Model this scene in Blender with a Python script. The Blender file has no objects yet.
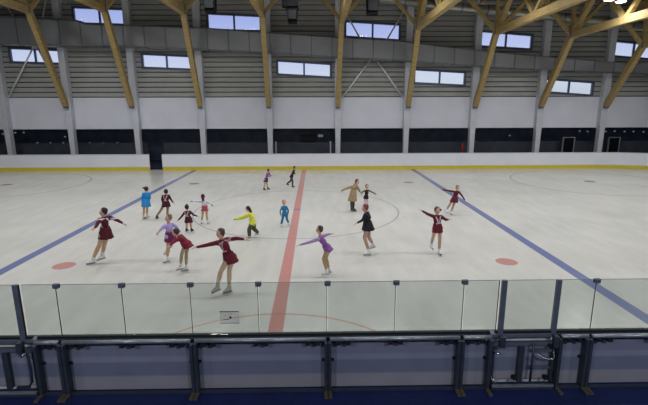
import bpy, bmesh, math, random
from mathutils import Vector, Matrix
random.seed(7)
C = bpy.context.scene
col = C.collection
PI = math.pi
# ------------------------------------------------------------------ camera
F, H, YAW, PIT, ROL, CX, CY = 438.3, 4.488, 0.0190, 0.2142, -0.0024, 0.848, -19.21
fw = Vector((math.sin(YAW)*math.cos(PIT), math.cos(YAW)*math.cos(PIT), -math.sin(PIT)))
rt0 = Vector((math.cos(YAW), -math.sin(YAW), 0))
up0 = rt0.cross(fw)
c_, s_ = math.cos(ROL), math.sin(ROL)
rt = rt0*c_ + up0*s_
up = up0*c_ - rt0*s_
CAM = Vector((CX, CY, H))
cd = bpy.data.cameras.new('camera'); cam = bpy.data.objects.new('camera', cd); col.objects.link(cam)
cd.sensor_fit = 'HORIZONTAL'; cd.sensor_width = 36; cd.lens = F*36/648
cd.clip_start = 0.1; cd.clip_end = 400
cam.matrix_world = Matrix(((rt.x, up.x, -fw.x, CX), (rt.y, up.y, -fw.y, CY), (rt.z, up.z, -fw.z, H), (0, 0, 0, 1)))
C.camera = cam

def at(px, py, X=None, Y=None, Z=None):
    """the point of the place seen at a spot of the photograph, on a plane X, Y or Z = const"""
    d = fw + rt*((px-324)/F) - up*((py-202.5)/F)
    if Y is not None: t = (Y-CY)/d.y
    elif Z is not None: t = (Z-H)/d.z
    else: t = (X-CX)/d.x
    return CAM + d*t
def zat(px, py, Y): return at(px, py, Y=Y).z
def xat(px, py, Y): return at(px, py, Y=Y).x

# ------------------------------------------------------------------ materials
def lin(c):
    return tuple(((v/255)/12.92 if v/255 <= .04045 else ((v/255+.055)/1.055)**2.4) for v in c) + (1,)
def mat(name, rgb, rough=.6, metal=0, noise=.12, scale=6, bump=0, spec=.4, stretch=None):
    m = bpy.data.materials.new(name); m.use_nodes = True
    nt = m.node_tree; b = nt.nodes['Principled BSDF']
    b.inputs['Roughness'].default_value = rough; b.inputs['Metallic'].default_value = metal
    b.inputs['Specular IOR Level'].default_value = spec
    c = lin(rgb)
    tc = nt.nodes.new('ShaderNodeTexCoord'); mp = nt.nodes.new('ShaderNodeMapping')
    if stretch: mp.inputs['Scale'].default_value = stretch
    nz = nt.nodes.new('ShaderNodeTexNoise'); nz.inputs['Scale'].default_value = scale; nz.inputs['Detail'].default_value = 4
    nt.links.new(tc.outputs['Object'], mp.inputs['Vector']); nt.links.new(mp.outputs[0], nz.inputs['Vector'])
    rp = nt.nodes.new('ShaderNodeValToRGB')
    rp.color_ramp.elements[0].position = .3; rp.color_ramp.elements[1].position = .7
    rp.color_ramp.elements[0].color = tuple(v*(1-noise) for v in c[:3])+(1,)
    rp.color_ramp.elements[1].color = tuple(min(1, v*(1+noise)) for v in c[:3])+(1,)
    nt.links.new(nz.outputs['Fac'], rp.inputs['Fac']); nt.links.new(rp.outputs['Color'], b.inputs['Base Color'])
    if bump:
        bp = nt.nodes.new('ShaderNodeBump'); bp.inputs['Strength'].default_value = bump; bp.inputs['Distance'].default_value = .01
        nt.links.new(nz.outputs['Fac'], bp.inputs['Height']); nt.links.new(bp.outputs[0], b.inputs['Normal'])
    return m
def emit(name, rgb, s):
    m = bpy.data.materials.new(name); m.use_nodes = True; nt = m.node_tree; nt.nodes.clear()
    e = nt.nodes.new('ShaderNodeEmission'); o = nt.nodes.new('ShaderNodeOutputMaterial')
    e.inputs[0].default_value = lin(rgb); e.inputs[1].default_value = s; nt.links.new(e.outputs[0], o.inputs[0])
    return m
def glass(name, tint, refl=.06, rough=.02):
    m = bpy.data.materials.new(name); m.use_nodes = True; nt = m.node_tree; nt.nodes.clear()
    t = nt.nodes.new('ShaderNodeBsdfTransparent'); g = nt.nodes.new('ShaderNodeBsdfGlossy'); d = nt.nodes.new('ShaderNodeBsdfDiffuse')
    g.inputs['Roughness'].default_value = rough; t.inputs[0].default_value = tint + (1,)
    d.inputs[0].default_value = (.5, .52, .5, 1)
    x = nt.nodes.new('ShaderNodeMixShader'); x.inputs[0].default_value = refl
    y = nt.nodes.new('ShaderNodeMixShader'); y.inputs[0].default_value = .05
    o = nt.nodes.new('ShaderNodeOutputMaterial')
    nt.links.new(t.outputs[0], x.inputs[1]); nt.links.new(g.outputs[0], x.inputs[2])
    nt.links.new(x.outputs[0], y.inputs[1]); nt.links.new(d.outputs[0], y.inputs[2]); nt.links.new(y.outputs[0], o.inputs[0])
    return m
M = dict(
    white_panel=mat('white_panel', (226, 228, 240), .55, scale=.7, noise=.04),
    slat=mat('slat', (170, 171, 168), .5, scale=1.2, noise=.06),
    joint=mat('slat_groove_shade', (84, 86, 88), .6, noise=.05),  # backs of the slat grooves, their shade put into the colour
    column=mat('column', (208, 211, 220), .55, scale=1.5, noise=.07),
    wood=mat('wood', (176, 152, 100), .55, scale=2.2, noise=.16, stretch=(1, 1, 6)),
    duct=mat('duct', (134, 136, 140), .42, .35, scale=1.1, noise=.06),
    pipe=mat('pipe', (170, 170, 160), .35, .7, scale=1.5, noise=.1),
    ceil=mat('ceil', (120, 118, 112), .7, scale=1, noise=.1),
    frame=mat('frame', (92, 102, 130), .4, .3, scale=5, noise=.1),
    rod=mat('rod', (238, 240, 240), .4, .3, scale=5, noise=.06),
    dark=mat('dark', (78, 90, 114), .45, scale=1.4, noise=.25),
    dark2=mat('dark2', (60, 66, 76), .5, scale=1.4, noise=.2),
    black=mat('black', (12, 12, 14), .7, scale=8, noise=.2, spec=.15),
    side=mat('side', (120, 122, 126), .6, scale=1, noise=.08),
    slab=mat('slab', (88, 90, 98), .7, scale=2, noise=.12),
    corr=mat('corridor_floor', (36, 42, 66), .6, noise=.1),
    bluefloor=mat('bluefloor', (27, 40, 96), .6, scale=5, noise=.15),
    board=mat('board', (222, 224, 232), .3, scale=1, noise=.03),
    yellow=mat('yellow', (204, 186, 60), .4, scale=3, noise=.06),
    cap=mat('cap', (198, 200, 208), .4, scale=4, noise=.04),
    steel=mat('steel', (96, 104, 122), .45, .1, scale=7, noise=.15),
    alu=mat('alu', (165, 172, 184), .35, .6, scale=9, noise=.12),
    darksteel=mat('darksteel', (54, 62, 76), .45, .1, scale=8, noise=.18),
    chrome=mat('chrome', (200, 205, 210), .2, .9, scale=10, noise=.05),
    rubber=mat('rubber', (26, 27, 30), .8, scale=20, noise=.2),
    tan=mat('tan', (92, 84, 70), .6, scale=9, noise=.15),
    red=mat('red', (170, 40, 44), .4, scale=6, noise=.08),
    lampbody=mat('lampbody', (140, 142, 146), .4, .5, scale=6, noise=.08),
    paper=mat('paper', (206, 210, 214), .6, scale=30, noise=.04),
    ink=mat('ink', (58, 60, 68), .6, scale=30, noise=.1),
    lamp=emit('lamp_glow', (255, 250, 236), 14),
    dot=emit('dot_glow', (190, 205, 230), .2),
    glass=glass('rink_glass', (.90, .93, .915), .05),
    winglass=glass('window_glass', (.96, .98, 1.0), .015),
)
# back of the boards: grey-violet plastic with a paler and a darker band moulded in
def backpanel():
    m = mat('back_panel', (152, 152, 168), .5, scale=2.5, noise=.06)
    nt = m.node_tree; b = nt.nodes['Principled BSDF']
    src = b.inputs['Base Color'].links[0].from_socket
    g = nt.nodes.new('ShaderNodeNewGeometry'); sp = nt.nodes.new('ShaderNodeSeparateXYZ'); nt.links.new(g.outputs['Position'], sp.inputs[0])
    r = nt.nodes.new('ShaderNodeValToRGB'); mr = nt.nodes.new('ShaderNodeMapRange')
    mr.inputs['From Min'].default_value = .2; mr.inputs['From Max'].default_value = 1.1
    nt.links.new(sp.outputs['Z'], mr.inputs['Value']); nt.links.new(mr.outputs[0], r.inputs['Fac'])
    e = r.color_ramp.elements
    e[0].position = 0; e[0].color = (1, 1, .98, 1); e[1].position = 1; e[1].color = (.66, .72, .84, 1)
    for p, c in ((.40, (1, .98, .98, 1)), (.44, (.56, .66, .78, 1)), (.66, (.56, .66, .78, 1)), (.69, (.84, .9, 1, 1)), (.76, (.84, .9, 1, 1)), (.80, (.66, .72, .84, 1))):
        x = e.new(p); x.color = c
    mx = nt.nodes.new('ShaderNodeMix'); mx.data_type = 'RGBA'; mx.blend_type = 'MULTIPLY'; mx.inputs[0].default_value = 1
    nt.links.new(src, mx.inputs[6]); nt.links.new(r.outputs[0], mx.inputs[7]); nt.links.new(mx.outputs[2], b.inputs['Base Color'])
    return m
M['backpanel'] = backpanel()

# ------------------------------------------------------------------ mesh helpers
def link(name, me, m, parent=None):
    o = bpy.data.objects.new(name, me); col.objects.link(o)
    for x in (m if isinstance(m, (list, tuple)) else [m]): me.materials.append(x)
    if parent: o.parent = parent; o.matrix_parent_inverse = parent.matrix_world.inverted() if False else Matrix.Translation(-parent.location)
    return o
def obj(name, bm, m, parent=None, smooth=False, bevel=0):
    if bevel:
        bmesh.ops.bevel(bm, geom=[e for e in bm.edges if e.calc_face_angle(0) > .6], offset=bevel, segments=2, profile=.6, affect='EDGES')
    bmesh.ops.recalc_face_normals(bm, faces=bm.faces)
    me = bpy.data.meshes.new(name); bm.to_mesh(me); bm.free()
    if smooth:
        for p in me.polygons: p.use_smooth = True
    return link(name, me, m, parent)
def tag(o, label=None, cat=None, group=None, kind=None):
    if label: o['label'] = label
    if cat: o['category'] = cat
    if group: o['group'] = group
    if kind: o['kind'] = kind
    return o
def thing(name, loc, label, cat, group=None):
    o = bpy.data.objects.new(name, None); col.objects.link(o); o.location = loc; o.empty_display_size = .2
    return tag(o, label, cat, group)
def box(bm, a, b):
    vs = [bm.verts.new((x, y, z)) for x in (a[0], b[0]) for y in (a[1], b[1]) for z in (a[2], b[2])]
    for f in ((0, 1, 3, 2), (4, 6, 7, 5), (0, 4, 5, 1), (2, 3, 7, 6), (0, 2, 6, 4), (1, 5, 7, 3)):
        bm.faces.new([vs[i] for i in f])
    return bm
def frame_of(d):
    d = d.normalized(); u = Vector((0, 0, 1)) if abs(d.z) < .93 else Vector((0, 1, 0))
    s = d.cross(u).normalized(); return s, s.cross(d).normalized(), d
def bar(bm, a, b, w, h):
    """a straight timber or bar from a to b, w across, h deep"""
    a, b = Vector(a), Vector(b); s, u, d = frame_of(b-a)
    vs = [bm.verts.new(p + s*(i*w/2) + u*(j*h/2)) for p in (a, b) for i, j in ((-1, -1), (1, -1), (1, 1), (-1, 1))]
    bm.faces.new(vs[:4][::-1]); bm.faces.new(vs[4:])
    for k in range(4): bm.faces.new((vs[k], vs[(k+1) % 4], vs[4+(k+1) % 4], vs[4+k]))
    return bm
def tube(bm, pts, r, n=10, rs=None):
    pts = [Vector(p) for p in pts]; rings = []
    for i, p in enumerate(pts):
        d = (pts[min(i+1, len(pts)-1)]-pts[max(i-1, 0)])
        s, u, _ = frame_of(d); q = rs[i] if rs else r
        rings.append([bm.verts.new(p + (s*math.cos(t*2*PI/n) + u*math.sin(t*2*PI/n))*q) for t in range(n)])
    for a, b in zip(rings, rings[1:]):
        for k in range(n): bm.faces.new((a[k], a[(k+1) % n], b[(k+1) % n], b[k]))
    bm.faces.new(rings[0][::-1]); bm.faces.new(rings[-1])
    return bm
def B(): return bmesh.new()
def bx(a, b): return box(B(), a, b)

# ------------------------------------------------------------------ dimensions
HW, HL, RC = 13.2, 27.0, 8.3
HF = 12.76           # rink half width, half length, corner radius
WY = 15.7                              # face of the far wall
CY0 = 15.48                            # columns
BT = zat(304, 153.6, HF+.03)           # top of the far boards
XR = xat(590, 168, HW)
HLr = XR + RC
def rink_path(off=0, n=14):
    pts = []
    for (cx, cy, a0) in ((HLr-RC, HW-RC, 0), (-(HLr-RC), HW-RC, 90), (-(HLr-RC), -(HW-RC), 180), (HLr-RC, -(HW-RC), 270)):
        for k in range(n+1):
            a = math.radians(a0 + 90*k/n); pts.append((cx+(RC+off)*math.cos(a), cy+(RC+off)*math.sin(a)))
    return pts

# ------------------------------------------------------------------ ice
def ice_material():
    m = bpy.data.materials.new('ice'); m.use_nodes = True; nt = m.node_tree; b = nt.nodes['Principled BSDF']
    L = nt.links.new
    tc = nt.nodes.new('ShaderNodeTexCoord'); sp = nt.nodes.new('ShaderNodeSeparateXYZ'); L(tc.outputs['Object'], sp.inputs[0])
    def mth(op, a, b_=None, c=None):
        n = nt.nodes.new('ShaderNodeMath'); n.operation = op
        for i, v in enumerate((a, b_, c)):
            if v is None: continue
            if isinstance(v, (int, float)): n.inputs[i].default_value = v
            else: L(v, n.inputs[i])
        return n.outputs[0]
    X, Y = sp.outputs['X'], sp.outputs['Y']
    def below(v, w, soft=.012):       # 1 where v < w
        n = nt.nodes.new('ShaderNodeMapRange'); L(v, n.inputs['Value'])
        n.inputs['From Min'].default_value = w-soft; n.inputs['From Max'].default_value = w+soft
        n.inputs['To Min'].default_value = 1; n.inputs['To Max'].default_value = 0
        return n.outputs[0]
    def line(x0, w): return below(mth('ABSOLUTE', mth('SUBTRACT', X, x0)), w/2)
    def dist(cx, cy):
        a = mth('SUBTRACT', X, cx); c = mth('SUBTRACT', Y, cy)
        return mth('SQRT', mth('ADD', mth('MULTIPLY', a, a), mth('MULTIPLY', c, c)))
    def ring(cx, cy, r, w): return below(mth('ABSOLUTE', mth('SUBTRACT', dist(cx, cy), r)), w/2)
    def disc(cx, cy, r): return below(dist(cx, cy), r)
    def mx(*a):
        o = a[0]
        for x in a[1:]: o = mth('MAXIMUM', o, x)
        return o
    nz = nt.nodes.new('ShaderNodeTexNoise'); nz.inputs['Scale'].default_value = .35; nz.inputs['Detail'].default_value = 6; L(tc.outputs['Object'], nz.inputs['Vector'])
    mp = nt.nodes.new('ShaderNodeMapping'); mp.inputs['Scale'].default_value = (.9, .22, 1); mp.inputs['Rotation'].default_value = (0, 0, .5); L(tc.outputs['Object'], mp.inputs['Vector'])
    n2 = nt.nodes.new('ShaderNodeTexNoise'); n2.inputs['Scale'].default_value = 3; n2.inputs['Detail'].default_value = 9; L(mp.outputs[0], n2.inputs['Vector'])
    s = mth('ADD', mth('MULTIPLY', nz.outputs['Fac'], .55), mth('MULTIPLY', n2.outputs['Fac'], .45))
    rp = nt.nodes.new('ShaderNodeValToRGB'); L(s, rp.inputs['Fac'])
    rp.color_ramp.elements[0].position = .35; rp.color_ramp.elements[1].position = .68
    rp.color_ramp.elements[0].color = lin((195, 194, 188)); rp.color_ramp.elements[1].color = lin((214, 212, 206))
    cur = rp.outputs['Color']
    def lay(mask, rgb, k):
        nonlocal cur
        n = nt.nodes.new('ShaderNodeMix'); n.data_type = 'RGBA'
        L(mth('MULTIPLY', mask, k), n.inputs[0]); L(cur, n.inputs[6]); n.inputs[7].default_value = lin(rgb); cur = n.outputs[2]
    b8, e8 = 7.985, 17.64
    lay(ring(0, 0, 4.5, .07), (118, 122, 150), .55)
    lay(mx(ring(-e8, 7, 4.5, .07), ring(e8, 7, 4.5, .07), ring(-e8, -7, 4.5, .07), ring(e8, -7, 4.5, .07)), (140, 140, 158), .8)
    lay(ring(0, -13.2, 3.0, .06), (206, 150, 128), .8)
    lay(mx(line(-b8, .33), line(b8, .33)), (96, 108, 158), .92)
    wear = mth('ADD', .72, mth('MULTIPLY', n2.outputs['Fac'], .25))
    lay(mth('MULTIPLY', line(0, .31), wear), (190, 108, 98), .92)
    lay(mx(disc(-b8+1.5, -7, .31), disc(b8-1.5, -7, .31)), (190, 124, 114), .85)
    lay(mx(disc(-b8+1.5, 7, .31), disc(b8-1.5, 7, .31), disc(-e8, 7, .31), disc(e8, 7, .33)), (140, 120, 124), .85)
    lay(disc(0, 0, .16), (120, 116, 150), .8)
    L(cur, b.inputs['Base Color'])
    b.inputs['Roughness'].default_value = .24; b.inputs['Specular IOR Level'].default_value = .5
    bp = nt.nodes.new('ShaderNodeBump'); bp.inputs['Strength'].default_value = .12; bp.inputs['Distance'].default_value = .02
    L(n2.outputs['Fac'], bp.inputs['Height']); L(bp.outputs[0], b.inputs['Normal'])
    return m
bm = B()
top = [bm.verts.new((x, y, 0)) for x, y in rink_path(.02)]; bot = [bm.verts.new((x, y, -.06)) for x, y in rink_path(.02)]
bm.faces.new(top); bm.faces.new(bot[::-1])
for k in range(len(top)): bm.faces.new((top[k-1], bot[k-1], bot[k], top[k]))
o = obj('floor_ice', bm, ice_material()); tag(o, kind='structure')
tag(obj('floor', bx((-31, -30, -.3), (31, 20, -.07)), M['slab']), kind='structure')
GZ = zat(304, 395.5, -13.5)              # spectator floor level
GZ = max(.1, min(.35, GZ))
tag(obj('floor_spectator', bx((-31, -30, -.065), (31, -13.24, GZ)), M['bluefloor']), kind='structure')
tag(obj('floor_corridor', bx((-31, HW+.35, -.065), (31, 19, .08)), M['corr']), kind='structure')

# ------------------------------------------------------------------ far wall
PB = zat(324, 128.4, WY); PT = zat(324, 97.3, WY)
WT = 14.5
tag(obj('wall_back_band', bx((-31, WY, PB), (31, WY+.25, PT)), M['white_panel']), kind='structure')
# seams of the white panels
bm = B()
# windows: glass quads in the photo (tl, tr, br, bl)
WIN = [
 ((74.5, 8.3), (124.6, 10.3), (124.6, 23.7), (74.5, 22.2)),
 ((208.6, 14.5), (259.6, 17), (259.6, 30), (208.6, 28.8)),
 ((346.5, 22.3), (399, 25.6), (398.6, 39.3), (346.3, 35.6)),
 ((481.2, 32.1), (531.2, 36.2), (530.4, 48.3), (481, 45.2)),
 ((611.6, 41.7), (657, 46), (656, 58.6), (610.6, 54.8)),
 ((11.1, 49.1), (59.3, 51.2), (59.3, 62.6), (11.1, 61)),
 ((143.3, 55), (190.2, 57.3), (190.2, 68.4), (143.3, 66.6)),
 ((278.3, 61.7), (330, 65), (329.6, 76.3), (278.3, 73.3)),
 ((416, 70.5), (464.2, 73.3), (463.7, 84.5), (414.6, 82)),
 ((547, 80), (592, 83.4), (591.3, 94.4), (545.4, 91)),
]
quads = []
for q in WIN:
    P = [at(x, y, Y=WY) for x, y in q]
    x0 = (P[0].x+P[3].x)/2; x1 = (P[1].x+P[2].x)/2
    quads.append((x0, x1, P[0].z, P[1].z, P[2].z, P[3].z))    # z: tl tr br bl
# slatted cladding: profile of boards, groove backs coloured darker as shade
bm = B(); pitch = .37; z = PT; prof = []
while z < WT:
    prof += [(WY+.12, z), (WY+.12, z+.06), (WY+.01, z+.075), (WY+.0, z+.12), (WY+.04, z+pitch-.01)]
    z += pitch
rowsv = []
for (y, z) in prof: rowsv.append([bm.verts.new((x, y, z)) for x in (-31, 31)])
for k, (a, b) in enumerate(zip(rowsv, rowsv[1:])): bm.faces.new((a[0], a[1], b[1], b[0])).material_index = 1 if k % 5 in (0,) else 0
G = .1
for (x0, x1, ztl, ztr, zbr, zbl) in quads:
    for (p, n) in (((x0-G, 0, 0), (1, 0, 0)), ((x1+G, 0, 0), (1, 0, 0)),
                   ((x0, 0, ztl+G), Vector((-(ztr-ztl), 0, x1-x0))), ((x0, 0, zbl-G), Vector((-(zbr-zbl), 0, x1-x0)))):
        # cut only the faces round this window
        fs = [f for f in bm.faces if f.calc_center_median().z > min(zbl, zbr)-.8 and f.calc_center_median().z < max(ztl, ztr)+.8
              and min(v.co.x for v in f.verts) < x1+G+.01 and max(v.co.x for v in f.verts) > x0-G-.01]
        geom = list({v for f in fs for v in f.verts})+list({e for f in fs for e in f.edges})+fs
        bmesh.ops.bisect_plane(bm, geom=geom, dist=1e-5, plane_co=p, plane_no=Vector(n).normalized())
    kill = []
    for f in bm.faces:
        c = f.calc_center_median()
        if x0-G < c.x < x1+G:
            t = (c.x-x0)/(x1-x0)
            if zbl+(zbr-zbl)*t-G < c.z < ztl+(ztr-ztl)*t+G: kill.append(f)
    bmesh.ops.delete(bm, geom=kill, context='FACES')
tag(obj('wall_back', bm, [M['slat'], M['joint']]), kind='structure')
for i, (x0, x1, ztl, ztr, zbr, zbl) in enumerate(quads):
    w = bpy.data.objects.new('window_%d' % (i+1), None); col.objects.link(w); w.location = ((x0+x1)/2, WY, zbl); w['kind'] = 'structure'
    bm = B(); f = .16
    A = [(x0, ztl), (x1, ztr), (x1, zbr), (x0, zbl)]
    O = [(x0-f, ztl+f), (x1+f, ztr+f), (x1+f, zbr-f), (x0-f, zbl-f)]
    for (ya, yb) in ((WY-.05, WY+.14),):
        va = [bm.verts.new((x, ya, z)) for x, z in A]; vo = [bm.verts.new((x, ya, z)) for x, z in O]
        wa = [bm.verts.new((x, yb, z)) for x, z in A]; wo = [bm.verts.new((x, yb, z)) for x, z in O]
        for k in range(4):
            j = (k+1) % 4
            bm.faces.new((va[k], va[j], vo[j], vo[k])); bm.faces.new((wa[k], wo[k], wo[j], wa[j]))
            bm.faces.new((va[k], wa[k], wa[j], va[j])); bm.faces.new((vo[k], vo[j], wo[j], wo[k]))
    obj('window_frame', bm, M['frame'], w)
    xm = (x0+x1)/2
    obj('mullion', bar(B(), (xm, WY+.03, (ztl+ztr)/2), (xm, WY+.03, (zbl+zbr)/2), .13, .12), M['frame'], w)
    for a, b in ((0, .5), (.5, 1)):
        bm = B(); vv = []
        for yy in (WY+.06, WY+.075):
            for t, top_ in ((a, 1), (b, 1), (b, 0), (a, 0)):
                x = x0+(x1-x0)*t; z = (ztl+(ztr-ztl)*t) if top_ else (zbl+(zbr-zbl)*t)
                vv.append(bm.verts.new((x, yy, z)))
        bm.faces.new(vv[:4]); bm.faces.new(vv[4:][::-1])
        for k in range(4): bm.faces.new((vv[k], vv[(k+1) % 4], vv[4+(k+1) % 4], vv[4+k]))
        obj('pane', bm, M['winglass'], w)
# recess under the band
tag(obj('wall_recess', bx((-31, 18.6, .0), (31, 18.8, PB+.4)), M['dark']), kind='structure')
tag(obj('ceiling_recess', bx((-31, WY+.25, PB+.05), (31, 18.6, PB+.2)), M['dark']), kind='structure')
PZ = zat(60, 143.3, 16.9)
tag(obj('wall_parapet', bx((-31, 16.9, .08), (xat(148, 150, 16.9), 17.0, PZ)), M['dark2']), kind='structure')
tag(obj('wall_parapet', bx((xat(164, 150, 16.9), 16.9, .08), (31, 17.0, PZ)), M['dark2']), kind='structure')
# columns
COLX = [xat(p, 128, CY0-.25) for p in (5.8, 69.8, 136, 202.2, 269.7, 338, 406.6, 473, 539.2, 602.6)]
CN = ['leftmost column of the far wall, at the left edge of the photo', 'second column from the left, beside the shut end of the boards', 'column standing left of the gap in the far boards',
      'first column right of the gap in the far boards', 'fifth column from the left, left of the bay with the television', 'middle column of the far wall, right of the television bay',
      'column right of the bay with the pale cross bracing', 'column just right of the fire extinguisher', 'column left of the nearer metal door frame', 'rightmost column, between the two metal door frames']
for i, x in enumerate(COLX):
    t = thing('column', (x, CY0, 0), 'light grey ' + CN[i], 'column', 'columns along the far wall')
    bm = B()
    pr = [(0, .17), (PB-.15, .2), (PB+.25, .24), (WT-.2, .24)]
    vr = [[bm.verts.new((x+sx*w, CY0+sy*.22, z)) for sx, sy in ((-1, -1), (1, -1), (1, 1), (-1, 1))] for z, w in pr]
    for a, b in zip(vr, vr[1:]):
        for k in range(4): bm.faces.new((a[k], a[(k+1) % 4], b[(k+1) % 4], b[k]))
    bm.faces.new(vr[0][::-1]); bm.faces.new(vr[-1])
    obj('shaft', bm, M['column'], t, bevel=.015)
    obj('base_plate', bx((x-.3, CY0-.22, .08), (x+.3, CY0+.3, .12)), M['steel'], t)
# other walls and the roof
tag(obj('wall_left', bx((-31.2, -30, -.07), (-31, 20, WT+1)), M['side']), kind='structure')
tag(obj('wall_right', bx((31, -30, -.07), (31.2, 20, WT+1)), M['side']), kind='structure')
tag(obj('wall_front', bx((-31, -30.2, -.07), (31, -30, WT+1)), M['side']), kind='structure')

# ------------------------------------------------------------------ roof trusses
FEET = [66, 131.6, 200, 268.6, 337.7, 408.3, 475.3, 541, 606]
NODE = [(28, 10), (103, 9), (183, 11.5), (262.7, 14), (342, 20), (417.7, 26.7), (497, 31.7), (572, 35), (643.7, 45)]
NY = 12.1
TN = ['whose strut crosses the first lower window on the left', 'whose strut crosses the upper left window', 'third from left, right of the gap in the boards',
      'fourth from the left, right of the second upper window', 'in the middle, straight up the centre of the photo', 'leaning right beside the pale cross bracing',
      'crossing the upper window right of centre', 'whose long chord sweeps to the top right corner', 'at the right edge of the photo']
nodes = []
for i in range(9):
    X = COLX[i+1]; zc = at(NODE[i][0], NODE[i][1], Y=NY)
    X = X*.35 + zc.x*.65 if abs(zc.x-X) < 1.2 else X
    nodes.append((X, zc.z))
def roofz(x):
    # a smooth fall of the roof from left to right
    xs = [n[0] for n in nodes]; zs = [n[1] for n in nodes]
    n = len(xs); mx_ = sum(xs)/n; mz = sum(zs)/n
    k = sum((a-mx_)*(b-mz) for a, b in zip(xs, zs))/sum((a-mx_)**2 for a in xs)
    return mz + k*(x-mx_)
for i, (X, Z) in enumerate(nodes):
    xf = xat(FEET[i], 106, CY0-.3); N = Vector((X, NY, Z)); TH = 2.7
    foot = Vector((xf, CY0-.3, zat(FEET[i], 105.5, CY0-.3)))
    t = thing('roof_truss', foot, 'timber roof truss and strut ' + TN[i], 'roof truss', 'timber trusses holding the roof')
    obj('strut', bar(B(), foot, N, .34, .40), M['wood'], t, bevel=.015)
    obj('shoe', bx((xf-.16, CY0-.42, foot.z-.22), (xf+.16, CY0-.22, foot.z+.12)), M['steel'], t)
    obj('bottom_chord', bar(B(), N+Vector((0, .15, 0)), (X, -15, Z), .34, .42), M['wood'], t, bevel=.015)
    obj('top_chord', bar(B(), (X, WY-.15, Z+TH), (X, -15, Z+TH), .3, .4), M['wood'], t)
    obj('post', bar(B(), N+Vector((0, .05, .15)), (X, NY+.05, Z+TH-.18), .22, .22), M['wood'], t)
    y = NY; k = 0
    while y > -12:
        y2 = y-2.6
        obj('diagonal', bar(B(), (X, y-.12, Z+.1) if k % 2 == 0 else (X, y, Z+TH-.1), (X, y2, Z+TH-.1) if k % 2 == 0 else (X, y2, Z+.1), .3 if k == 0 else .22, .34 if k == 0 else .24), M['wood'], t)
        y = y2; k += 1
    for s in (-1, 1):
        obj('brace', bar(B(), N+Vector((s*.1, .1, .1)), (X+s*2.5, NY+.1, Z+TH-.05), .2, .22), M['wood'], t)
    obj('node_plate', bx((X-.2, NY-.22, Z-.2), (X+.2, NY-.18+.05, Z+.24)), M['steel'], t)
# ceiling deck following the fall of the roof
bm = B(); y = -30; n = 0; rows_ = []
while y <= 20:
    zz = .0 if n % 2 == 0 else .12
    rows_.append([bm.verts.new((x, y, roofz(x)+3.05+zz)) for x in (-31, 31)]); y += .35 if n % 2 else .12; n += 1
for a, b in zip(rows_, rows_[1:]): bm.faces.new((a[0], a[1], b[1], b[0]))
tag(obj('ceiling', bm, M['ceil']), kind='structure')

# steel cross bracing in two bays
def brace(px_apex, py_apex, i0, i1, label):
    xa, xb = COLX[i0], COLX[i1]; ap = at(px_apex, py_apex, Y=WY-.17)
    t = thing('cross_brace', ap, label, 'brace', 'pale steel cross braces on the far wall')
    zf = PT-.0
    for (x, z) in ((xa+.34, zf), (xb-.34, zf), (xa+.34, ap.z+(ap.z-zf)*1.25), (xb-.34, ap.z+(ap.z-zf)*1.25)):
        s = -1 if x < ap.x else 1
        obj('rod', tube(B(), [ap+Vector((s*.16, 0, 0)), (x, WY-.17, z)], .06, 8), M['rod'], t, True)
    obj('gusset', bx((ap.x-.22, WY-.2, ap.z-.1), (ap.x+.22, WY-.12, ap.z+.1)), M['rod'], t)
brace(35.3, 47.5, 0, 1, 'pale steel cross brace in the leftmost bay, over the lower left window')
brace(373.5, 58.5, 5, 6, 'pale steel cross brace right of centre, forming an upturned V below the duct')

# ------------------------------------------------------------------ ducts
def rect_duct(name, spec, y0, y1, label):
    yf = y0
    P = [(at(px, a, Y=yf), at(px, b, Y=yf)) for px, a, b in spec]
    t = thing(name, (P[0][0].x, (y0+y1)/2, P[0][1].z), label, 'duct')
    bm = B(); vr = []
    for (a, b), (px, ya, yb) in zip(P, spec):
        h = a.z-b.z; c = .07*h
        sec = [(y0+c, b.z), (y0, b.z+c), (y0, a.z-c), (y0+c, a.z), (y1-c, a.z), (y1, a.z-c), (y1, b.z+c), (y1-c, b.z)]
        vr.append([bm.verts.new((a.x, y, z)) for y, z in sec])
    for a, b in zip(vr, vr[1:]):
        for k in range(8): bm.faces.new((a[k], a[(k+1) % 8], b[(k+1) % 8], b[k]))
    bm.faces.new(vr[0][::-1]); bm.faces.new(vr[-1])
    obj('casing', bm, M['duct'], t)
    # flanged joints every 1.45 m
    x = P[0][0].x+.9
    while x < P[-1][0].x:
        for (a, b) in zip(P, P[1:]):
            if a[0].x <= x <= b[0].x:
                u = (x-a[0].x)/(b[0].x-a[0].x); zt = a[0].z+(b[0].z-a[0].z)*u; zb = a[1].z+(b[1].z-a[1].z)*u
                h = zt-zb; c = .07*h; bm = B(); e = .035
                sec = [(y0+c, zb-e), (y0-e, zb+c), (y0-e, zt-c), (y0+c, zt+e), (y1-c, zt+e), (y1+.0, zt-c), (y1+.0, zb+c), (y1-c, zb-e)]
                r0 = [bm.verts.new((x-.03, y, z)) for y, z in sec]; r1 = [bm.verts.new((x+.03, y, z)) for y, z in sec]
                bm.faces.new(r0[::-1]); bm.faces.new(r1)
                for k in range(8): bm.faces.new((r0[k], r0[(k+1) % 8], r1[(k+1) % 8], r1[k]))
                obj('flange', bm, M['steel'], t); break
        x += 1.5
rect_duct('air_duct', [(-20, 14.5, 43), (45, 17.5, 46), (76, 19.5, 45.8), (84, 23, 45.5), (133, 24.8, 46.5), (200, 27, 50), (265, 31.5, 52.5), (330, 36, 57.2), (400, 40, 60.5), (440, 45.5, 63.5), (500, 52, 67.5), (560, 57.5, 70), (600, 61, 71.8), (665, 65, 74)], 14.35, 15.2,
          'large grey metal air duct running the length of the far wall between the window rows')
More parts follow.
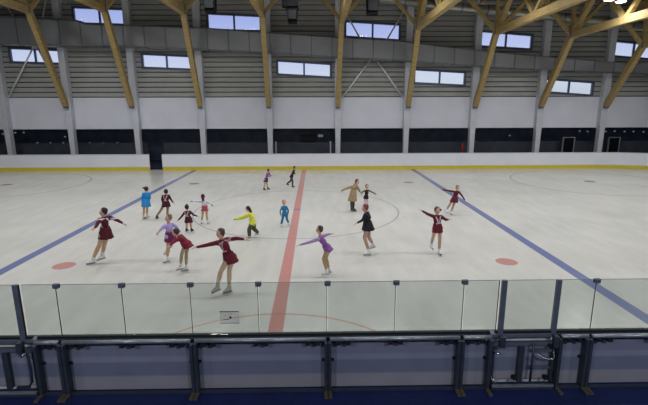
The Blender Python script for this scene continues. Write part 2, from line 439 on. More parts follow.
pts = [at(px, py, Y=13.4) for px, py in ((300, -12), (370, -4), (440, 6), (500, 11), (560, 17), (610, 22), (670, 29))]
t = thing('round_pipe_duct', pts[0], 'round grey spiral duct high at the top right, behind the timber braces', 'duct')
obj('casing', tube(B(), pts, .3, 16), M['pipe'], t, True)
for k in range(14):
    u = (k+.5)/14*(len(pts)-1); i = int(u); p = pts[i].lerp(pts[i+1], u-i); d = (pts[i+1]-pts[i]).normalized()*.04
    obj('joint_ring', tube(B(), [p-d, p+d], .325, 16), M['steel'], t)

# ------------------------------------------------------------------ loudspeakers
def speaker(px, py0, py1, w, Y, label, double=False):
    c = at(px, (py0+py1)/2, Y=Y); zt = zat(px, py0, Y); zb = zat(px, py1, Y)
    t = thing('loudspeaker', (c.x, Y, zb), label, 'loudspeaker', 'black loudspeakers hung from the roof')
    bm = B(); vs = []
    for z, k, dy in ((zb, .82, .12), (zt, 1, 0)):
        vs.append([bm.verts.new((c.x+sx*w/2*k, Y+sy*.3+dy*(1 if sy < 0 else 0), z)) for sx, sy in ((-1, -1), (1, -1), (1, 1), (-1, 1))])
    for k in range(4): bm.faces.new((vs[0][k], vs[0][(k+1) % 4], vs[1][(k+1) % 4], vs[1][k]))
    bm.faces.new(vs[0][::-1]); bm.faces.new(vs[1])
    obj('cabinet', bm, M['black'], t, bevel=.02)
    obj('grille', bx((c.x-w*.36, Y-.32, zb+.2), (c.x+w*.36, Y-.29, zt-.1)), M['rubber'], t)
    obj('bracket', bx((c.x-w*.62, Y-.04, zt-.05), (c.x+w*.62, Y+.04, zt+.08)), M['black'], t)
    if double:
        obj('horn', bx((c.x-w*.95, Y-.3, zt+.1), (c.x+w*.55, Y+.3, zt+.72)), M['black'], t, bevel=.03)
    obj('hanging_rod', tube(B(), [(c.x, Y, zt), (c.x, Y, roofz(c.x)+3.0)], .03, 6), M['steel'], t)
speaker(292.5, 9, 23.5, .62, 8, 'black double loudspeaker hanging at the top, just left of centre', True)
speaker(372.5, -6, 15, .75, 8, 'black pointed loudspeaker hanging at the top above the cross braced bay')
speaker(210, -4, 12.5, .7, 8, 'black loudspeaker hanging above the upper window left of centre')

# ------------------------------------------------------------------ lamps
def lamp(x, y, z, label):
    t = thing('ceiling_lamp', (x, y, z), label, 'lamp', 'lamps over the ice')
    obj('housing', tube(B(), [(x, y, z), (x, y, z+.12), (x, y, z+.28), (x, y, z+.4)], .2, 18, rs=[.27, .24, .12, .08]), M['lampbody'], t, True)
    obj('diffuser', tube(B(), [(x, y, z-.05), (x, y, z-.03), (x, y, z)], .2, 18, rs=[.16, .23, .25]), M['lamp'], t, True)
    obj('hanging_rod', tube(B(), [(x, y, z+.4), (x, y, roofz(x)+3.0)], .015, 6), M['steel'], t)
LP = 162
xs = [(nodes[k][0]+nodes[k+1][0])/2 for k in range(8)]
xs = [xs[0]-5.2]+xs+[xs[-1]+5.2]
p = at(617, .2, Y=6.0)
for j, yy in enumerate((6.0, -1, -8)):
    for k, x in enumerate(xs):
        z = roofz(x)+1.35
        if j == 0 and abs(x-p.x) < 2.7:
            lamp(p.x-.42, yy, p.z+.03, 'left lamp of the lit pair at the top right of the photo')
            lamp(p.x+.42, yy+.3, p.z-.0, 'right lamp of the lit pair at the top right of the photo')
            z = p.z; x = p.x
        elif j == 0:
            z = max(z, 10.9)
            lamp(x, yy, z, 'round lamp hanging over the far half of the ice')
        ld = bpy.data.lights.new('lamp_light', 'AREA'); ld.shape = 'RECTANGLE'; ld.size = 1.1; ld.size_y = .5; ld.energy = LP; ld.color = (.97, .985, 1); ld.spread = math.radians(165)
        lo = bpy.data.objects.new('lamp_light', ld); col.objects.link(lo); lo.location = (x, yy, z-.05)

for x in (-16, -5.5, 5.5, 16):  # unseen fill lights, added to brighten the backs of the near boards
    ld = bpy.data.lights.new('stand_fill_light', 'AREA'); ld.shape = 'RECTANGLE'; ld.size = 1.6; ld.size_y = .6; ld.energy = 310; ld.color = (.96, .98, 1)
    lo = bpy.data.objects.new('stand_fill_light', ld); col.objects.link(lo); lo.location = (x, -23, 8.2); lo.rotation_euler = (math.radians(25), 0, 0)
# ------------------------------------------------------------------ far boards
def run_board(path, label, loc):
    t = thing('dasher_boards', loc, label, 'rink boards', 'white boards along the far side of the ice')
    def strip(name, y0, y1, z0, z1, m):
        bm = B(); vr = []
        for (x, y, nx, ny) in path:
            vr.append([bm.verts.new((x+nx*a, y+ny*a, z)) for a, z in ((y0, z0), (y1, z0), (y1, z1), (y0, z1))])
        for a, b in zip(vr, vr[1:]):
            for k in range(4): bm.faces.new((a[k], a[(k+1) % 4], b[(k+1) % 4], b[k]))
        bm.faces.new(vr[0][::-1]); bm.faces.new(vr[-1]); obj(name, bm, m, t)
    kz = zat(304, 166.3, HF)
    strip('facing_panel', 0, .08, .0, BT-.04, M['board'])
    strip('kick_strip', -.014, -.001, .0, kz, M['yellow'])
    strip('cap_rail', -.02, .14, BT-.04, BT, M['cap'])
def path_pts(xa, xb):
    P = []
    X0 = HLr-RC
    if xa < -X0:
        for k in range(12, 0, -1):
            a = math.radians(90+90*k/12); P.append((-X0+RC*math.cos(a), HF-RC+RC*math.sin(a), math.cos(a), math.sin(a)))
        xa = -X0
    n = 12
    xe = min(xb, X0)
    for k in range(n+1): P.append((xa+(xe-xa)*k/n, HF, 0, 1))
    if xb > X0:
        for k in range(1, 13):
            a = math.radians(90-90*k/12); P.append((X0+RC*math.cos(a), HF-RC+RC*math.sin(a), math.cos(a), math.sin(a)))
    return P
ga, gb = xat(149.2, 160, HF), xat(162, 160, HF)
run_board(path_pts(-50, ga), 'white rink boards with yellow kick strip, left of the dark gap', (ga, HF, 0))
run_board(path_pts(gb, 50), 'long white rink boards with yellow kick strip, right of the dark gap', (gb, HF, 0))
# gap posts
# things in the recess
def door_frame(px0, px1, py, label):
    xa, xb = xat(px0, 150, 16.3), xat(px1, 150, 16.3); zt = zat(px0, py, 16.3)
    t = thing('door_frame', ((xa+xb)/2, 16.3, .08), label, 'door frame', 'metal door frames in the dark recess')
    obj('jamb', bx((xa-.05, 16.25, .08), (xa+.03, 16.35, zt)), M['alu'], t); obj('jamb', bx((xb-.03, 16.25, .08), (xb+.05, 16.35, zt)), M['alu'], t)
    obj('lintel', bx((xa+.03, 16.25, zt-.07), (xb-.03, 16.35, zt)), M['alu'], t)
    obj('door_leaf', bx((xa+.035, 16.28, .09), (xb-.035, 16.32, zt-.075)), M['black'], t)
door_frame(562, 573, 137, 'grey metal door frame in the dark recess, left of the rightmost column')
door_frame(607.5, 618, 137, 'grey metal door frame in the dark recess, right of the rightmost column')
def post_(px, label):
    x = xat(px, 148, 16.1); z = zat(px, 141.3, 16.1)
    t = thing('handrail_post', (x, 16.1, .08), label, 'post', 'pale posts in the television bay')
    obj('upright', tube(B(), [(x, 16.1, .08), (x, 16.1, z)], .055, 10), M['cap'], t, True)
    obj('foot', tube(B(), [(x, 16.1, .08), (x, 16.1, .11)], .12, 12), M['steel'], t)
post_(276, 'pale post at the left end of the television bay'); post_(330.5, 'pale post at the right end of the television bay')
a = at(301, 134.5, Y=16.8); b = at(315.5, 141.3, Y=16.8)
t = thing('television', (a.x, 16.8, b.z), 'black flat television hanging in the dark recess near the centre', 'television')
obj('housing', bx((a.x, 16.75, b.z), (b.x, 16.85, a.z)), M['black'], t, bevel=.01)
obj('screen', bx((a.x+.04, 16.735, b.z+.05), (b.x-.04, 16.749, a.z-.04)), M['rubber'], t)
obj('ceiling_bracket', tube(B(), [((a.x+b.x)/2, 16.82, a.z), ((a.x+b.x)/2, 16.82, PB+.06)], .03, 8), M['steel'], t)
a = at(318, 134.6, Y=18.5); b = at(323, 137, Y=18.5)
t = thing('wall_lamp', (a.x, 18.5, b.z), 'small dim wall lamp right of the black television', 'lamp')
obj('housing', bx((a.x-.03, 18.55, b.z-.03), (b.x+.03, 18.6, a.z+.03)), M['steel'], t)
obj('lamp_shade', bx((a.x, 18.5, b.z), (b.x, 18.549, a.z)), M['dot'], t)
x = xat(462, 150, 16.0); zt = zat(462, 142.5, 16.0)
t = thing('fire_extinguisher', (x, 16.0, .08), 'red fire extinguisher on a stand in the dark recess right of centre', 'fire extinguisher')
obj('bottle', tube(B(), [(x, 16, zt-.75), (x, 16, zt-.7), (x, 16, zt-.2), (x, 16, zt-.1), (x, 16, zt-.06)], .1, 12, rs=[.09, .1, .1, .06, .03]), M['red'], t, True)
obj('stand', tube(B(), [(x, 16, .08), (x, 16, zt-.75)], .03, 8), M['steel'], t)
obj('hose', tube(B(), [(x, 16, zt-.04), (x-.14, 15.98, zt-.1), (x-.15, 15.98, zt-.4)], .018, 6), M['rubber'], t, True)
obj('valve', bx((x-.04, 15.97, zt-.06), (x+.04, 16.03, zt)), M['darksteel'], t)
DOTS = [(2.5, 134), (14.8, 132.7), (37, 143), (50, 143.2), (63, 143), (76.5, 143.2), (89.6, 143.2), (103, 143.2), (117, 143), (64.8, 136.7), (23.3, 132.5), (510, 135.5), (476, 141.8), (490, 142), (503, 141.8), (515, 142),
        (588, 131.5), (580, 131), (606, 131.5), (615, 131.2), (625, 131.5), (634, 131.5), (644, 131.8), (386, 143.6)]
for k, (px, py) in enumerate(DOTS):
    p = at(px, py, Y=18.5)
    if p.z > PB+.0: p = at(px, py, Y=16.8)
    o = obj('spotlight', tube(B(), [(p.x, p.y, p.z), (p.x, p.y+.1 if p.y > 17 else p.y+.06, p.z)], .055, 8), M['dot'], None)
    tag(o, 'tiny dim spotlight in the dark recess behind the far boards', 'spotlight', 'tiny dim spotlights in the recess')

# ------------------------------------------------------------------ near boards (seen from behind)
FY = -HW                                # ice-side face
OY = FY-.22                             # outer plane of the frames
ZT = zat(304, 335.0, FY-.08)            # top of the cap
ZB = GZ
GZT = zat(304, 282.2, FY-.08)           # top of the glass
gx = lambda px: xat(px, 336, FY-.08)    # pixel at the cap height -> x
gtop = lambda px: xat(px, 284, FY-.08)
def near_section(pa, pb, label, lp=True):
    xa, xb = xat(pa, 365, OY), xat(pb, 365, OY)
    t = thing('board_section', ((xa+xb)/2, OY, ZB), label, 'rink board section', 'steel framed board sections along the near side')
    obj('facing_panel', bx((xa, FY-.03, .0), (xb, FY, ZT-.05)), M['board'], t)
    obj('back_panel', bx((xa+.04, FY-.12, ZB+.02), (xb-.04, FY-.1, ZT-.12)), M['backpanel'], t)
    obj('cap_rail', bx((xa, FY-.14, ZT-.04), (xb, FY+.02, ZT)), M['darksteel'], t, bevel=.006)
    obj('glass_channel', bx((xa, FY-.1, ZT), (xb, FY-.06, ZT+.03)), M['rubber'], t)
    zr = zat(304, 339.6, OY)
    obj('top_rail', tube(B(), [(xa+.03, OY+.0, zr), (xb-.03, OY+.0, zr)], .03, 12), M['alu'], t, True)
    zb_ = zat(304, 388.5, OY)
    obj('bottom_rail', bx((xa+.03, OY-.0, ZB+.0), (xb-.03, OY+.04, ZB+.035)), M['darksteel'], t)
    for i, x in enumerate((xa, xb)):
        s = 1 if i == 0 else -1
        p = obj('post', bx((x+s*.005, OY-.02, ZB), (x+s*.05, FY-.125, ZT-.05)), M['darksteel'], t, bevel=.006)
        obj('bolt', tube(B(), [(x+s*.07, FY-.15, ZB+.48), (x+s*.07, FY-.12, ZB+.48)], .022, 8), M['rubber'], p)
        obj('foot', bx((x+s*.005, OY-.16, ZB), (x+s*.06, OY-.02, ZB+.03)), M['tan'], p)
        for k in ((.12, .26) if xb-xa > 1 else (.12,)):
            obj('clamp', bx((x+s*k, OY-.02, zr-.09), (x+s*(k+.07), FY-.13, zr-.035)), M['rubber'], t)
    if xb-xa > 1.2:
        xm = (xa+xb)/2
        for k in (-.1, .04):
            obj('clamp', bx((xm+k, OY-.02, zr-.09), (xm+k+.07, FY-.13, zr-.035)), M['rubber'], t)
    return t
near_section(35.5, 63, 'narrow grey board section at the left, beside the left gate')
near_section(63, 194, 'grey wide board section left of the one under the glass sticker')
near_section(194, 328, 'grey wide board section directly under the sticker on the glass')
near_section(328, 460, 'grey wide board section right of the middle, ending at a narrow section')
near_section(460, 491, 'narrow grey board section just left of the right gate')
SR_ = near_section(556.5, 586.5, 'narrow grey board section just right of the right gate')
near_section(586.5, 716, 'grey wide board section at the right edge of the photo')

def gate(pa, pb, label, right):
    xa, xb = xat(pa, 365, OY), xat(pb, 365, OY)
    t = thing('rink_gate', ((xa+xb)/2, OY, ZB), label, 'gate', 'gates in the near boards')
    obj('facing_panel', bx((xa+.01, FY-.03, .05), (xb-.01, FY, ZT-.06)), M['board'], t)
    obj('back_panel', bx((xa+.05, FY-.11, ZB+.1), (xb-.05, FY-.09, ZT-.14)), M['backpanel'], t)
    obj('cap_rail', bx((xa, FY-.14, ZT-.05), (xb, FY+.02, ZT-.0)), M['steel'], t, bevel=.006)
    obj('glass_channel', bx((xa+.07, FY-.105, ZT), (xb-.07, FY-.055, ZT+.035)), M['rubber'], t)
    obj('threshold', bx((xa+.02, OY-.04, ZB+.055), (xb-.02, OY-.005, ZB+.085)), M['alu'], t)
    obj('sill_beam', bx((xa+.02, OY-.02, ZB), (xb-.02, FY-.14, ZB+.05)), M['darksteel'], t)
    obj('top_beam', bx((xa+.01, FY-.17, ZT-.17), (xb-.01, FY-.12, ZT-.11)), M['steel'], t)
    for x, s in ((xa, 1), (xb, -1)):
        obj('stile', bx((x+s*.015, FY-.18, ZB+.09), (x+s*.055, FY-.12, ZT-.17)), M['darksteel'], t)
    def rod(pts, r=.014, m='chrome', n='latch_rod'): obj(n, tube(B(), pts, r, 8), M[m], t, True)
    yy = FY-.21
    if right:
        xm = xat(523, 365, OY); xq = xat(532, 365, OY)
        obj('divider', bx((xm-.05, FY-.17, ZB+.09), (xm+.03, FY-.115, ZT-.17)), M['darksteel'], t)
        obj('latch_bar', tube(B(), [(xq, yy, ZB+.12), (xq, yy, ZT-.12)], .018, 8), M['darksteel'], t, True)
        zz = ZB+.30
        obj('cross_bar', bx((xq, FY-.17, zz), (xb-.05, FY-.12, zz+.03)), M['steel'], t)
        obj('cross_bar', bx((xq, FY-.17, zz+.28), (xb-.05, FY-.12, zz+.31)), M['steel'], t)
        za = zat(540, 352, yy)
        rod([(xat(537, 350, yy), yy, za), (xat(541, 356, yy), yy-.03, za-.07), (xat(548, 360, yy), yy-.04, za-.1), (xat(553, 359, yy), yy-.02, za-.09), (xat(554, 350, yy), yy, za+.02)], .013, 'chrome', 'handle')
        rod([(xa+.02, yy, ZT-.2), (xa+.05, yy-.04, ZT-.24), (xa+.1, yy-.04, ZT-.24)]); rod([(xa+.0, yy, ZB+.22), (xa+.05, yy-.04, ZB+.14), (xa+.09, yy-.03, ZB+.13)])
        for z in (ZT-.16, ZB+.15): obj('hinge', bx((xb-.13, FY-.2, z-.025), (xb-.08, FY-.12, z+.025)), M['rubber'], t)
        obj('hinge', bx((xm-.11, FY-.2, ZB+.13), (xm-.06, FY-.12, ZB+.18)), M['rubber'], t)
    else:
        xm = xat(3, 365, OY)
        obj('divider', bx((xm-.04, FY-.17, ZB+.09), (xm+.04, FY-.115, ZT-.17)), M['darksteel'], t)
        rod([(xb-.09, yy, ZT-.06), (xb-.06, yy-.04, ZT-.14), (xb-.05, yy-.04, ZT-.4), (xb-.06, yy-.04, ZB+.25), (xb-.12, yy-.03, ZB+.16), (xb-.3, yy, ZB+.14)], .02, 'darksteel', 'latch_bar')
        rod([(xb-.2, yy, ZT-.19), (xb-.15, yy-.04, ZT-.2), (xb-.1, yy-.03, ZT-.14)], .014, 'chrome', 'handle')
    return t
GL = gate(-62, 35, 'grey gate in the near boards, cut off by the left edge of the photo', False)
GR = gate(491.5, 556, 'grey gate with latch rods in the near boards at the right', True)
# tall gate posts, fixed to the gate frames
def gate_post(t, pt, pb_):
    x = (gtop(pt)+xat(pb_, 345, FY-.08))/2
    p = obj('upright', bx((x-.036, FY-.12, ZT+.001), (x+.036, FY-.075, GZT+.01)), M['steel'], t, bevel=.008)
    obj('rubber_seal', bx((x+.037, FY-.1, ZT+.04), (x+.046, FY-.08, GZT)), M['rubber'], p)
    obj('fixing_plate', bx((x-.034, FY-.235, ZT-.17), (x+.034, FY-.145, ZT-.0)), M['darksteel'], p)
gate_post(GL, 17.3, 24); gate_post(GR, 502.8, 499.4); gate_post(GR, 556.6, 552.3)
# glass panes
GP = [(20.5, 55.2, 'narrow, right of the tall post at the left'), (56, 121, 'first wide one from the left'),
      (121.8, 189.6, 'third from the left, just left of the pane with the sticker'), (190.2, 257.6, 'with a small printed sticker on it'), (258.4, 327, 'crossed by the red centre line behind it'),
      (328, 396, 'just right of the middle of the photo'), (396.8, 464.4, 'left of the narrow pane by the right gate'), (465.4, 499.6, 'narrow, on the left of the right gate'), (560.2, 596.3, 'narrow, on the right of the right gate'), (597.2, 665, 'at the right edge, crossed by the blue line behind it')]
for g_, pa, pb_ in ((GL, -52, 14.2), (GR, 505.2, 555)):     # the glass of a gate swings with it
    xa, xb = gtop(pa), gtop(pb_)
    g = obj('glass_sheet', bx((xa, FY-.086, ZT+.036), (xb, FY-.074, GZT)), M['glass'], g_)
    obj('top_edge', bx((xa, FY-.086, GZT), (xb, FY-.074, GZT+.004)), M['steel'], g)
for k, (pa, pb_, lab) in enumerate(GP):
    xa, xb = gtop(pa), gtop(pb_)
    t = thing('glass_screen', ((xa+xb)/2, FY-.08, ZT), 'clear rink glass pane ' + lab, 'glass pane', 'glass panes above the near boards')
    g = obj('sheet', bx((xa+.0015, FY-.086, ZT+.033), (xb-.0065, FY-.074, GZT)), M['glass'], t)
    obj('top_edge', bx((xa+.006, FY-.086, GZT), (xb-.006, FY-.074, GZT+.004)), M['steel'], t)
    obj('edge_strip', bx((xb-.006, FY-.087, ZT+.036), (xb+.001, FY-.073, GZT)), M['rubber'], t)
    for q in (.2, .75):
        x = xa+(xb-xa)*q
        obj('spacer', bx((x, FY-.1, ZT+.04), (x+.025, FY-.088, ZT+.06)), M['steel'], t)
CN2 = ['at the leftmost clipped joint', 'at the second clipped joint from the left', 'at the left edge of the stickered pane', 'at the right edge of the stickered pane', 'at the joint nearest the middle', 'at the joint right of the middle', 'at the joint left of the right gate', 'at the joint right of the right gate']
for px, lab in zip((55.6, 121.3, 190, 258, 327.6, 396.5, 465, 596.8), CN2):
    x = gtop(px); t = thing('glass_clip', (x, FY-.08, GZT-.07), 'small dark clip ' + lab + ' of the near glass', 'clip', 'clips holding the glass panes')
    obj('front_plate', bx((x-.04, FY-.104, GZT-.055), (x+.04, FY-.09, GZT+.008)), M['steel'], t)
    obj('rear_plate', bx((x-.045, FY-.07, GZT-.055), (x+.045, FY-.056, GZT+.008)), M['darksteel'], t)
    obj('screw', tube(B(), [(x, FY-.11, GZT-.025), (x, FY-.104, GZT-.025)], .01, 8), M['chrome'], t)
# sticker
ys = FY-.0885
a = at(219.5, 311.3, Y=ys); b = at(239.5, 323.3, Y=ys)
t = thing('sticker', (a.x, ys, b.z), 'small notice sticker with two dark lines and a black dot on the glass', 'sticker')
m_ = glass('sticker_film', (.92, .92, .94), .02, .4)
obj('film', bx((a.x, ys-.001, b.z), (b.x, ys+.001, a.z)), m_, t)
def st(x0, x1, z0, z1, name, m='ink'): obj(name, bx((x0, ys-.003, z0), (x1, ys-.0012, z1)), M[m], t)
wS = b.x-a.x; hS = a.z-b.z
st(a.x, b.x, a.z-.012, a.z, 'header_line'); st(a.x, b.x, b.z, b.z+.008, 'footer_line')
dx, dz = xat(230.5, 317.3, ys), zat(230.5, 317.3, ys)
bm = B(); r = .017
vs = [bm.verts.new((dx+r*math.cos(k*PI/8), ys-.003, dz+r*math.sin(k*PI/8))) for k in range(16)]; ws = [bm.verts.new((v.co.x, ys-.0012, v.co.z)) for v in vs]
bm.faces.new(vs); bm.faces.new(ws[::-1])
for k in range(16): bm.faces.new((vs[k-1], ws[k-1], ws[k], vs[k]))
obj('black_dot', bm, M['black'], t)
for u, w, v in ((.18, .08, .3), (.3, .1, .3), (.42, .06, .3), (.28, .05, .62), (.5, .04, .74), (.6, .04, .74)):
    st(a.x+wS*u, a.x+wS*(u+w), b.z+hS*v, b.z+hS*(v+.05), 'print_mark')

# ------------------------------------------------------------------ people
def capsule(bm, a, b, ra, rb, n=12, k=4):
    a, b = Vector(a), Vector(b)
    if (b-a).length < 1e-4: b = a+Vector((0, 0, 1e-3))
    s, u, d = frame_of(b-a); rings = []
    for j in range(k+1):
        t = -PI/2+PI/2*j/k
        rings.append((a+d*(ra*math.sin(t)), max(ra*math.cos(t), 1e-4)))
    for j in range(k+1):
        t = PI/2*j/k
        rings.append((b+d*(rb*math.sin(t)), max(rb*math.cos(t), 1e-4)))
    vr = [[bm.verts.new(p+(s*math.cos(q*2*PI/n)+u*math.sin(q*2*PI/n))*r) for q in range(n)] for p, r in rings]
    for x, y in zip(vr, vr[1:]):
        for q in range(n): bm.faces.new((x[q], x[(q+1) % n], y[(q+1) % n], y[q]))
    bm.faces.new(vr[0][::-1]); bm.faces.new(vr[-1])
def ellipsoid(bm, c, ax, n=14, k=9):
    """ax: three scaled axis vectors"""
    c = Vector(c); vr = []
    for j in range(k+1):
        t = -PI/2+PI*j/k
        z = math.sin(t); r = max(math.cos(t), 1e-3)
        vr.append([bm.verts.new(c+ax[0]*(r*math.cos(q*2*PI/n))+ax[1]*(r*math.sin(q*2*PI/n))+ax[2]*z) for q in range(n)])
    for x, y in zip(vr, vr[1:]):
        for q in range(n): bm.faces.new((x[q], x[(q+1) % n], y[(q+1) % n], y[q]))
    bm.faces.new(vr[0][::-1]); bm.faces.new(vr[-1])
def remesh(bm, vox, smooth=4):
    me = bpy.data.meshes.new('tmp'); bmesh.ops.recalc_face_normals(bm, faces=bm.faces); bm.to_mesh(me); bm.free()
    o = bpy.data.objects.new('tmp', me); col.objects.link(o)
    r = o.modifiers.new('r', 'REMESH'); r.mode = 'VOXEL'; r.voxel_size = vox; r.use_smooth_shade = True
    s = o.modifiers.new('s', 'SMOOTH'); s.iterations = smooth; s.factor = .5
    dg = bpy.context.evaluated_depsgraph_get(); ev = o.evaluated_get(dg)
    out = bpy.data.meshes.new_from_object(ev); col.objects.unlink(o); bpy.data.objects.remove(o); bpy.data.meshes.remove(me)
    b2 = B(); b2.from_mesh(out); bpy.data.meshes.remove(out)
    return b2
def done(name, bm, mats, parent, smooth=True):
    me = bpy.data.meshes.new(name); bm.to_mesh(me); bm.free()
    for p in me.polygons: p.use_smooth = smooth
    return link(name, me, mats, parent)
SK = {}
def cm(rgb, rough=.75):
    if rgb not in SK: SK[rgb] = mat('cloth_%d_%d_%d' % rgb, rgb, rough, scale=18, noise=.1, bump=.15)
    return SK[rgb]
skin_m = mat('skin', (205, 160, 138), .5, scale=12, noise=.05)
eyew = mat('eye_white', (225, 222, 216), .3, noise=.02); eyed = mat('eye_dark', (40, 30, 26), .3, noise=.1); lipm = mat('lips', (170, 88, 84), .5, noise=.05)

def person(J, foot, ang, label, group=None, h=None, top=(110, 26, 42), sleeves=None, skirt=None, hem=.16, flare=1.0, tights=(196, 160, 130), trousers=None,
           hair=(40, 30, 28), bun=None, pony=None, longhair=False, boots=(228, 228, 228), motif=None, gloves=None, coat=None, coatlen=.0, kid=1.0, bulk=0, hat=None, scarf=None):
    G0 = at(foot[0], foot[1], Z=0); Y0 = G0.y
    a = math.radians(ang); fd = Vector((math.sin(a), -math.cos(a), 0)); sd = Vector((math.cos(a), math.sin(a), 0))   # sd points to image right when facing the camera
    if abs(math.cos(a)) > .25 and math.cos(a) < 0: sd = -sd
    side = abs(math.sin(a))
    P = {}
    for k, v in J.items(): P[k] = at(v[0], v[1], Y=Y0+(v[2] if len(v) > 2 else 0))
    L = lambda p, q: (P[p]-P[q]).length
    NK = (P['SL']+P['SR'])/2
    leg = max(L('PV', 'KL')+L('KL', 'AL'), L('PV', 'KR')+L('KR', 'AR'))
    if h is None: h = ((P['HD']-NK).length+(NK-P['PV']).length+leg)/.86
    h = max(1.0, min(1.8, h))
    # turn the shoulders, hips and limbs apart in depth when the figure is seen from the side
    off = .085*h*side
    for k in list(P):
        if k in ('SL', 'EL', 'HL'): P[k] = P[k]+Vector((0, -off, 0))
        if k in ('SR', 'ER', 'HR'): P[k] = P[k]+Vector((0, off, 0))
        if k in ('KL', 'AL'): P[k] = P[k]+Vector((0, -off*.55, 0))
        if k in ('KR', 'AR'): P[k] = P[k]+Vector((0, off*.55, 0))
    # spread the shoulders to a human width
    sw = P['SR']-P['SL']
    sd_ = sw.normalized() if sw.length > 1e-3 else sd
    P['SL'] = P['SL']+sd_*.022*h-Vector((0, 0, .012*h)); P['SR'] = P['SR']-sd_*.022*h-Vector((0, 0, .012*h)); sw = P['SR']-P['SL']
    want = .155*h
    if sw.length < want:
        c = (P['SR']+P['SL'])/2; d = sw.normalized() if sw.length > 1e-3 else sd
        P['SL'] = c-d*want/2; P['SR'] = c+d*want/2
    hipd = Vector((max(.35, 1-side)*1.0, .0, 0))
    hipd = (Vector((1-side*.8, 0, 0))+Vector((0, side, 0))).normalized()*.052*h
    HLp = P['PV']-hipd; HRp = P['PV']+hipd
    # legs: keep shins from floating: drop the whole figure so the lower blade meets the ice
    sole = .075*h
    low = min(P['AL'].z, P['AR'].z)
    sh = Vector((0, 0, sole+.015-low))
    for k in P: P[k] = P[k]+sh
    HLp = HLp+sh; HRp = HRp+sh; NK = NK+sh
    ch = NK.lerp(P['PV'], .28); wa = NK.lerp(P['PV'], .68)
    tv = (NK-P['PV']).normalized()
    hr = .075*h*kid*(1.55/(h+.45))**.5
    P['HD'] = P['HD']-(P['HD']-NK)*.1
    hu = (P['HD']-NK).normalized().lerp(Vector((0, 0, 1)), .5).normalized()
    hf = (fd-hu*fd.dot(hu)).normalized(); hs = hu.cross(hf)
    t = thing('person', (P['PV'].x, P['PV'].y, 0), label, 'person', group)
    chestf = (fd-tv*fd.dot(tv)).normalized(); chests = tv.cross(chestf)
    # --- body, one skin
    def torso(bm, e):
        capsule(bm, P['SL'].lerp(P['SR'], .12)-tv*.012*h, P['SL'].lerp(P['SR'], .88)-tv*.012*h, .034*h+e, .034*h+e)
        ellipsoid(bm, ch-tv*.01*h, (chests*(.078*h+e), chestf*(.054*h+e), tv*(.1*h+e)))
        ellipsoid(bm, wa, (chests*(.062*h+e), chestf*(.046*h+e), tv*(.1*h+e)))
        ellipsoid(bm, P['PV'], (chests*(.08*h+e), chestf*(.06*h+e), tv*(.07*h+e)))
        capsule(bm, HLp, HRp, .055*h+e, .055*h+e)
    def arm(bm, S, E_, W, e, end=1.0):
        capsule(bm, P[S], P[E_], .031*h+e, .023*h+e)
        W_ = P[E_].lerp(P[W], end); capsule(bm, P[E_], W_, .023*h+e, (.023-.008*end)*h+e)
    def legm(bm, hp, K, A_, e, end=1.0):
        capsule(bm, hp, P[K], .052*h+e, .034*h+e)
        m1 = P[K].lerp(P[A_], .35*end); capsule(bm, P[K], m1, .034*h+e, .036*h+e); capsule(bm, m1, P[K].lerp(P[A_], end), .036*h+e, (.036-.013*end)*h+e)
    bm = B()
    torso(bm, 0)
    capsule(bm, NK-tv*.02*h, P['HD']-hu*.5*hr, .03*h, .027*h)
    ellipsoid(bm, P['HD'], (hs*hr*.80, hf*hr*.92, hu*hr*1.12))
    ellipsoid(bm, P['HD']-hu*hr*.5+hf*hr*.22, (hs*hr*.56, hf*hr*.62, hu*hr*.6))
    capsule(bm, P['HD']+hf*hr*.86+hu*hr*.12, P['HD']+hf*hr*1.04-hu*hr*.2, .07*hr, .13*hr)
    for s in (-1, 1): ellipsoid(bm, P['HD']+hs*hr*.8*s-hf*hr*.05, (hs*hr*.1, hf*hr*.17, hu*hr*.25))
    hands = []
    for S, E_, W in (('SL', 'EL', 'HL'), ('SR', 'ER', 'HR')):
        d = (P[W]-P[E_]).normalized(); wr = P[W]-d*.045*h
        P[W+'w'] = wr
        capsule(bm, P[S], P[E_], .031*h, .023*h); capsule(bm, P[E_], wr, .023*h, .0145*h)
        pn = Vector((0, 0, 1)); pn = (pn-d*pn.dot(d)); pn = pn.normalized() if pn.length > .2 else fd
        ps = d.cross(pn)
        ellipsoid(bm, wr+d*.024*h, (ps*.021*h, pn*.0105*h, d*.03*h))
        hands.append((wr, d, pn, ps, S))
    for hp, K, A_ in ((HLp, 'KL', 'AL'), (HRp, 'KR', 'AR')):
        legm(bm, hp, K, A_, 0)
        capsule(bm, P[A_], P[A_]-Vector((0, 0, .03*h))+fd*.03*h, .022*h, .02*h)
    b2 = remesh(bm, .0105*max(h, 1.1), 5)
    segs = []
    for hp, K, A_ in ((HLp, 'KL', 'AL'), (HRp, 'KR', 'AR')): segs += [(hp, P[K]), (P[K], P[A_])]
    def dseg(p, s):
        a_, b_ = s; ab = b_-a_; u = max(0, min(1, (p-a_).dot(ab)/max(ab.length_squared, 1e-9))); return (p-a_-ab*u).length
    for f in b2.faces:
        c = f.calc_center_median()
        dl = min(dseg(c, s) for s in segs); dt = min(dseg(c, (P['PV'], NK)), 9)
        da = min(min(dseg(c, (P[S], P[E_])), dseg(c, (P[E_], P[W]))) for S, E_, W in (('SL', 'EL', 'HL'), ('SR', 'ER', 'HR')))
        f.material_index = 1 if (dl < dt and dl < da) else 0
    def sub(fn, mi):
        n0 = len(b2.faces); fn(b2); b2.faces.ensure_lookup_table()
        for f in b2.faces[n0:] if False else list(b2.faces)[n0:]: f.material_index = mi
